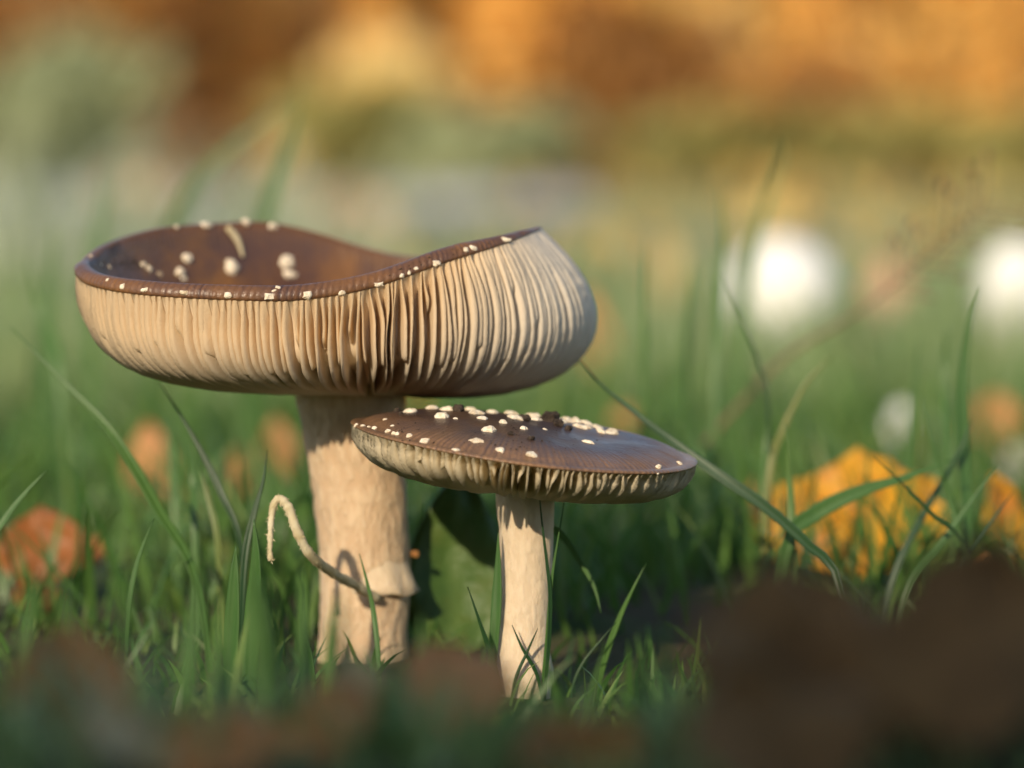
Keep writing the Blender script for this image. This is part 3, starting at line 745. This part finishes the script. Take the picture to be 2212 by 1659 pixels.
# ------------------------------------------------------------------ white mushrooms blurred far behind
M_white = NM('white_cap'); M_white = M_white.bsdf((0.74, 0.73, 0.69), 0.6, spec=0.3)
def white_mushroom(px, top, base, wpx, label):
    d = CAM_H / ((base - 300) * U / D); s = U * d / D
    b = atd(px, base, d); H = (base - top) * s; R = wpx * s / 2
    r = empty('white_mushroom', b)
    n, m = 14, 36; V = []
    for i in range(n):
        a = math.pi * (0.02 + 0.80 * i / (n - 1))
        for j in range(m):
            q = 2 * math.pi * j / m; k_ = 1 + .05 * mnoise.noise(Vector((math.cos(q) * 2, math.sin(q) * 2, i * .3 + px)))
            V.append(b + Vector((math.cos(q) * math.sin(a) * R * k_, math.sin(q) * math.sin(a) * R * k_, H * 0.52 + H * 0.48 * math.cos(a) * k_)))
    mesh_obj('cap', V, grid_faces(n, m) + [tuple(range(m))], M_white, r)
    pth = [b + Vector((0, 0, H * q - .004)) for q in (0, .15, .3, .45, .55)]
    Vt, Ft = tube(pth, [R * q for q in (.5, .46, .4, .42, .5)], 20)
    mesh_obj('stem', Vt, Ft, M_white, r)
    tag(r, label, 'mushroom')
white_mushroom(1690, 512, 785, 240, 'round white mushroom blurred in the grass behind the golden leaf')
white_mushroom(2195, 520, 780, 170, 'white mushroom blurred behind the tall broad pointed blade')
white_mushroom(1945, 870, 985, 70, 'smallest white mushroom blurred low in the grass near the tan orange leaf')

# seed head
r = empty('grass_panicle', atd(1560, 900, 1.0))
dist = 0.90
def pq(px, py): return atd(px, py, dist)
stalk = spline([pq(1520, 960), pq(1690, 778), pq(1830, 690), pq(1930, 615), pq(2000, 555), pq(2070, 490), pq(2130, 440)], 40)
Vt, Ft = tube(stalk, [0.0006 * (1.15 - i / 45) for i in range(40)], 6)
M_pan = NM('panicle_brown').bsdf((0.16, 0.10, 0.05), 0.7)
mesh_obj('stalk', Vt, Ft, M_pan, r)
r_ = random.Random(12)
for i in range(18, 40, 2):
    for sgn in (-1, 1):
        b = stalk[i]; L = r_.uniform(.006, .016)
        tdir = (stalk[min(39, i + 1)] - stalk[i - 1]).normalized(); sd2 = tdir.cross(Vector((0, 1, 0))) * sgn + Vector((0, r_.uniform(-.6, .6), 0))
        e = b + (tdir * 0.7 + sd2 * .7) * L
        Vt, Ft = tube([b, b.lerp(e, .5) + tdir * .0008, e], [.00025, .0002, .00018], 5)
        mesh_obj('branch', Vt, Ft, M_pan, r)
        Vt, Ft = tube([e, e + (e - b) * .12, e + (e - b) * .25], [.0002, .0008, .0002], 6)
        mesh_obj('spikelet', Vt, Ft, M_pan, r)
tag(r, 'thin brown grass panicle leaning over between the white mushrooms', 'grass panicle')

# ------------------------------------------------------------------ lawn grass (uncountable)
def lawn(name, n, sampler, hfun, wfun, mat, label, seed, seg=4):
    g = np.random.default_rng(seed)
    xy = sampler(g, n); n = len(xy)
    z = np.array([gh(x, y) for x, y in xy])
    h = hfun(g, xy); wd = wfun(g, xy)
    az = g.uniform(0, 2 * np.pi, n); lean = np.abs(g.normal(0.25, 0.28, n)); bend = g.uniform(0.1, 0.9, n)
    face = g.uniform(0, 2 * np.pi, n)
    V = np.zeros((n, seg * 2 + 1, 3)); L = np.zeros((n, seg * 2 + 1))
    for s in range(seg + 1):
        q = s / seg
        off = h * (lean * q + bend * 0.45 * q * q)
        zz = h * (q - 0.28 * bend * q ** 3)
        cx = xy[:, 0] + np.cos(az) * off; cy = xy[:, 1] + np.sin(az) * off; cz = z - 0.002 + zz
        ww = wd * 0.5 * (1 - q ** 2.2) * (0.75 + 0.25 * min(1, q * 4))
        if s < seg:
            V[:, 2 * s] = np.stack([cx - np.cos(face) * ww, cy - np.sin(face) * ww, cz], 1)
            V[:, 2 * s + 1] = np.stack([cx + np.cos(face) * ww, cy + np.sin(face) * ww, cz], 1)
            L[:, 2 * s:2 * s + 2] = q
        else:
            V[:, 2 * s] = np.stack([cx, cy, cz], 1); L[:, 2 * s] = 1
    k = seg * 2 + 1
    base = (np.arange(n) * k)[:, None]
    quads = np.concatenate([base + np.array([[2 * s, 2 * s + 1, 2 * s + 3, 2 * s + 2]]) for s in range(seg - 1)], 0)
    tris = base + np.array([[2 * seg - 2, 2 * seg - 1, 2 * seg]])
    me = bpy.data.meshes.new(name)
    nv = n * k; nl = quads.size + tris.size; npoly = len(quads) + len(tris)
    me.vertices.add(nv); me.vertices.foreach_set('co', V.reshape(-1).astype(np.float32))
    me.loops.add(nl); me.loops.foreach_set('vertex_index', np.concatenate([quads.reshape(-1), tris.reshape(-1)]).astype(np.int32))
    me.polygons.add(npoly)
    ls = np.concatenate([np.arange(len(quads)) * 4, quads.size + np.arange(len(tris)) * 3]).astype(np.int32)
    me.polygons.foreach_set('loop_start', ls)
    me.polygons.foreach_set('use_smooth', np.ones(npoly, dtype=bool))
    me.materials.append(mat); me.update(calc_edges=True); me.validate()
    o = bpy.data.objects.new(name, me); col.objects.link(o)
    fattr(o, 'len', L.reshape(-1)); fattr(o, 'rnd', np.repeat(np.clip(g.beta(1.6, 2.2, n), 0, 1), k))
    o['kind'] = 'stuff'; tag(o, label, 'grass')
    return o
def samp(y0, y1, margin=0.12, clear=True, power=1.0):
    def f(g, n):
        y = y0 + (y1 - y0) * g.random(n * 2) ** power
        hw = y * 0.145 + margin
        x = (g.random(n * 2) * 2 - 1) * hw
        keep = np.ones(len(x), bool)
        if clear:
            bx, by = at(785, 1422, DB).x, at(785, 1422, DB).y; sx, sy = at(1122, 1477, DS).x, at(1122, 1477, DS).y
            keep &= ((x - bx) ** 2 + (y - by) ** 2 > 0.012 ** 2) & ((x - sx) ** 2 + (y - sy) ** 2 > 0.009 ** 2)
        # patchiness
        pat = np.array([mnoise.noise(Vector((a * 14, b * 14, 7.0))) for a, b in zip(x, y)])
        keep &= g.random(len(x)) < np.clip(0.6 + 1.1 * pat, 0.12, 1)
        return np.stack([x, y], 1)[keep][:n]
    return f
def hvar(lo, hi):
    return lambda g, xy: (lo + (hi - lo) * g.random(len(xy)) ** 1.4) * (0.85 + 0.35 * np.array([mnoise.noise(Vector((a * 8, b * 8, 2.0))) for a, b in xy]))
wv = lambda a, b: (lambda g, xy: g.uniform(a, b, len(xy)))
lawn('lawn_grass', 13500, samp(0.76, 1.35, .34), hvar(.016, .050), wv(.0009, .0026), M_grass, 'green lawn grass close behind the mushrooms', 11)
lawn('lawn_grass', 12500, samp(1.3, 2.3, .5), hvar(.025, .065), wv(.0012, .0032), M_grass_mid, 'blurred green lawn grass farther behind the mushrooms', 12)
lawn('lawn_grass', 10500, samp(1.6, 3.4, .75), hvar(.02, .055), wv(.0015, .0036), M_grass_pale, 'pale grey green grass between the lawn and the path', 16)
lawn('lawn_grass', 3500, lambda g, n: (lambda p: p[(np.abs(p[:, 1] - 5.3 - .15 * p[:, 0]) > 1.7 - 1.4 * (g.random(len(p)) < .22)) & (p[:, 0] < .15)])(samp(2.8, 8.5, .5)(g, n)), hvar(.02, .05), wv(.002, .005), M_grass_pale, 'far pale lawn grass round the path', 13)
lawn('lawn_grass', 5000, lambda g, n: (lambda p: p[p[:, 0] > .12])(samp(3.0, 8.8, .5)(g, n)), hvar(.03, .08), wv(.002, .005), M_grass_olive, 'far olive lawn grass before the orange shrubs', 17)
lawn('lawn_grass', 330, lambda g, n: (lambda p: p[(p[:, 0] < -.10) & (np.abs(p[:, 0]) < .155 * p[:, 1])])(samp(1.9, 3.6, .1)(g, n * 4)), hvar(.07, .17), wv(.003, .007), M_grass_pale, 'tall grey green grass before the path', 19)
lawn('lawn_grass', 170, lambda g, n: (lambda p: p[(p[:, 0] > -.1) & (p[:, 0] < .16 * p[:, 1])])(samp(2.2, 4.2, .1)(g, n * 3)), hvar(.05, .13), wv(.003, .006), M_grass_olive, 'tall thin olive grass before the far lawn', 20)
lawn('lawn_grass', 2600, samp(0.64, 0.77, .24), hvar(.005, .018), wv(.0007, .0018), M_grass, 'short grass round the feet of the two mushrooms', 14)
lawn('lawn_grass', 2200, samp(0.50, 0.62, .24), hvar(.012, .034), wv(.001, .0028), M_grass, 'taller shaded grass between the turf ridge and the mushrooms', 18)
lawn('lawn_grass', 9000, samp(0.34, 0.52, .24), hvar(.006, .020), wv(.0009, .0026), M_grass_mid, 'short shaded grass on the ridge in front of the mushrooms', 15)

# ------------------------------------------------------------------ autumn shrubs on the bank far behind
def mat_fol(name, a, b, c):
    k = NM(name)
    cc = k.ramp(k.attr('rnd'), [(0.0, a), (0.5, b), (1.0, c)])
    return k.bsdf(cc, 0.55, spec=0.35, transl=0.3)
MF = dict(orange=mat_fol('foliage_orange', (0.72, 0.34, 0.06), (0.86, 0.52, 0.13), (0.92, 0.66, 0.25)),
          yellow=mat_fol('foliage_yellow', (0.78, 0.54, 0.14), (0.90, 0.70, 0.30), (0.94, 0.80, 0.46)),
          brown=mat_fol('foliage_brown', (0.18, 0.08, 0.02), (0.32, 0.15, 0.04), (0.48, 0.23, 0.06)),
          olive=mat_fol('foliage_olive', (0.18, 0.18, 0.05), (0.30, 0.28, 0.09), (0.44, 0.36, 0.10)),
          green=mat_fol('foliage_green', (0.20, 0.24, 0.11), (0.34, 0.38, 0.20), (0.48, 0.50, 0.30)))
M_bark = NM('bark_brown'); M_bark = M_bark.bsdf(M_bark.ramp(M_bark.noise(M_bark.coord((1, 1, .2)), 60, 4), [(.3, (.03, .02, .014)), (.7, (.11, .08, .055))]), .9)
def shrub(px, y, wid, hgt, key, label, seed, nleaf=1500, leafs=.035):
    g = np.random.default_rng(seed)
    x = (px - 1106) * U / D * y
    base = Vector((x, y, gh(x, y)))
    r = empty('autumn_shrub', base)
    nb = 7
    V = []; F = []
    tips = []
    for i in range(nb):
        a = g.uniform(0, 2 * math.pi); rr = wid * .38 * g.uniform(.2, 1)
        e = base + Vector((math.cos(a) * rr, math.sin(a) * rr, hgt * g.uniform(.6, .95)))
        p = spline([base + Vector((math.cos(a) * .03, math.sin(a) * .03, -.03)), base.lerp(e, .5) + Vector((g.normal(0, .03), g.normal(0, .03), 0)), e], 7)
        tips.append(p)
        Vt, Ft = tube(p, [.012 * (1.1 - i2 / 7) for i2 in range(7)], 6)
        F += [tuple(q + len(V) for q in f) for f in Ft]; V += Vt
    mesh_obj('stems', V, F, M_bark, r)
    # clumps
    nc = 26
    th = g.uniform(0, 2 * math.pi, nc); ph = g.random(nc); rad = g.random(nc) ** .5
    cl = np.stack([np.cos(th) * rad * wid * .5, np.sin(th) * rad * wid * .4, hgt * (.06 + .92 * ph)], 1)
    idx = g.integers(0, nc, nleaf)
    c = cl[idx] + g.normal(0, 1, (nleaf, 3)) * np.array([wid, wid, hgt]) * .075
    c[:, 2] = np.abs(c[:, 2])
    u = g.normal(0, 1, (nleaf, 3)); u /= np.linalg.norm(u, axis=1)[:, None]
    v = np.cross(u, g.normal(0, 1, (nleaf, 3))); v /= np.linalg.norm(v, axis=1)[:, None]
    L = (leafs * g.uniform(.6, 1.3, nleaf))[:, None]
    b = np.array(base)
    quad = np.stack([c - u * L, c - v * L * .55, c + u * L, c + v * L * .55], 1).reshape(-1, 3) + b
    o = mesh_obj('crown', quad, np.arange(nleaf * 4).reshape(-1, 4), MF[key], r, smooth=False)
    fattr(o, 'rnd', np.repeat(np.clip(.5 * g.random(nc)[idx] + .5 * g.random(nleaf), 0, 1), 4))
    tag(r, label, 'shrub', 'autumn shrubs on the bank')
shr = [(-80, 8.6, .6, .9, 'brown'), (60, 8.9, .5, .9, 'yellow'), (40, 7.3, .30, .24, 'green'), (190, 7.5, .30, .30, 'green'), (260, 8.9, .45, 1.0, 'orange'), (370, 8.5, .35, .8, 'brown'), (510, 9.2, .60, 1.2, 'yellow'), (700, 9.0, .45, .9, 'orange'), (800, 8.0, .35, .30, 'yellow'),
       (890, 9.3, .45, 1.1, 'brown'), (1060, 8.9, .22, 1.1, 'brown'), (1210, 8.8, .45, .95, 'orange'), (1390, 8.0, .40, .40, 'brown'), (1430, 9.3, .5, 1.1, 'orange'), (1600, 9.1, .5, 1.1, 'yellow'), (1750, 8.7, .45, .9, 'orange'),
       (1780, 7.8, .45, .27, 'brown'), (1960, 8.6, .5, 1.0, 'orange'), (2130, 9.0, .6, 1.1, 'yellow'), (2300, 8.4, .55, .9, 'orange'), (1620, 7.2, .5, .16, 'olive'), (2000, 7.0, .6, .15, 'olive'), (1050, 7.3, .35, .15, 'green'), (770, 7.6, .3, .2, 'olive'),
       (-300, 8.8, .8, 1.1, 'orange'), (2520, 9.0, .8, 1.2, 'brown')]
shr.sort(key=lambda q: q[0])
nm = {'orange': 'orange', 'yellow': 'yellow', 'brown': 'brown', 'olive': 'olive', 'green': 'grey green'}
for i, (px, y, wd, hh, ky) in enumerate(shr):
    size = 'low' if hh < .45 else ('tall' if hh > 1.0 else 'mid sized')
    lt = nm[shr[i - 1][4]] if i else None; rt = nm[shr[i + 1][4]] if i + 1 < len(shr) else None
    nb = 'two ' + lt + ' ones' if lt == rt else (lt + ' and ' + rt + ' ones' if lt and rt else 'the end of the row and a ' + (lt or rt) + ' one')
    shrub(px, y, wd, hh, ky, size + ' ' + nm[ky] + ' leaved shrub on the bank ' + ('between ' + nb if lt and rt else 'at the end of the row'), 200 + i)
for i, px in enumerate(range(-700, 3000, 260)):
    y = 13.5 + (i % 3) * .7
    shrub(px, y, 1.1, 1.5, ('orange', 'brown', 'yellow', 'orange', 'brown')[i % 5], 'taller ' + {'orange': 'orange', 'yellow': 'yellow', 'brown': 'brown'}[('orange', 'brown', 'yellow', 'orange', 'brown')[i % 5]] + ' shrub in the hedge row at the top of the bank', 400 + i, 1100, .06)

# fallen leaves strewn over the far lawn
g = np.random.default_rng(21); nL = 900
y = 2.2 + 7.3 * g.random(nL) ** .6; x = (g.random(nL) * 2 - 1) * (y * .15 + .6)
onp = (np.abs(y - 5.3 - .15 * x) < 2.0) & (x < .2) & (g.random(nL) < .93)
x, y = x[~onp], y[~onp]; nL = len(x)
V = np.zeros((nL, 4, 3))
for i in range(nL):
    a = g.uniform(0, 6.28); s = g.uniform(.018, .045); t = g.uniform(.2, .9)
    uu = np.array([math.cos(a), math.sin(a), 0]); vv = np.array([-math.sin(a) * math.cos(t), math.cos(a) * math.cos(t), math.sin(t)])
    c = np.array([x[i], y[i], gh(x[i], y[i]) + s * .5 * math.sin(t) + .012])
    V[i] = [c - uu * s * .5, c - vv * s, c + uu * s * .5, c + vv * s]
o = mesh_obj('leaf_litter', V.reshape(-1, 3), np.arange(nL * 4).reshape(-1, 4), MF['orange'], None, smooth=False)
fattr(o, 'rnd', np.repeat(g.random(nL), 4)); o['kind'] = 'stuff'; tag(o, 'orange leaves strewn over the far lawn and path', 'leaf litter')

# ------------------------------------------------------------------ log added out of view behind the lens to shade the foreground
def log():
    yl, rl = -0.62, 0.2825
    r = empty('unseen_shade_log', (0, yl, 0))
    n, m = 60, 48; V = []
    for i in range(n):
        xx = -1.5 + 1.9 * i / (n - 1); rl = 0.284 * (1 + 0.34 * (xx + 0.42))  # tapered so the added shade reaches less far on the left
        for j in range(m):
            a = 2 * math.pi * j / m
            q = rl * (1 + .03 * mnoise.noise(Vector((xx * 2, math.cos(a) * 1.5, math.sin(a) * 1.5))) + .012 * mnoise.noise(Vector((xx * 9, math.cos(a) * 6, math.sin(a) * 6))))
            V.append((xx, yl + math.cos(a) * q, rl * .93 + math.sin(a) * q))
    F = grid_faces(n, m)
    F.append(tuple(range(m - 1, -1, -1))); F.append(tuple(range((n - 1) * m, n * m)))
    mesh_obj('shade_log_trunk', V, F, M_bark, r)
    for xx, dz in ((-.9, .2), (.1, -.1)):
        rl = 0.26
        Vt, Ft = tube([Vector((xx, yl, rl)), Vector((xx + .05, yl - .25, rl + dz * .6)), Vector((xx + .08, yl - .42, rl + dz))], [.06, .05, .04], 12)
        mesh_obj('shade_log_stub', Vt, Ft, M_bark, r)
    tag(r, 'unseen log added behind the lens to shade the foreground', 'log')
log()
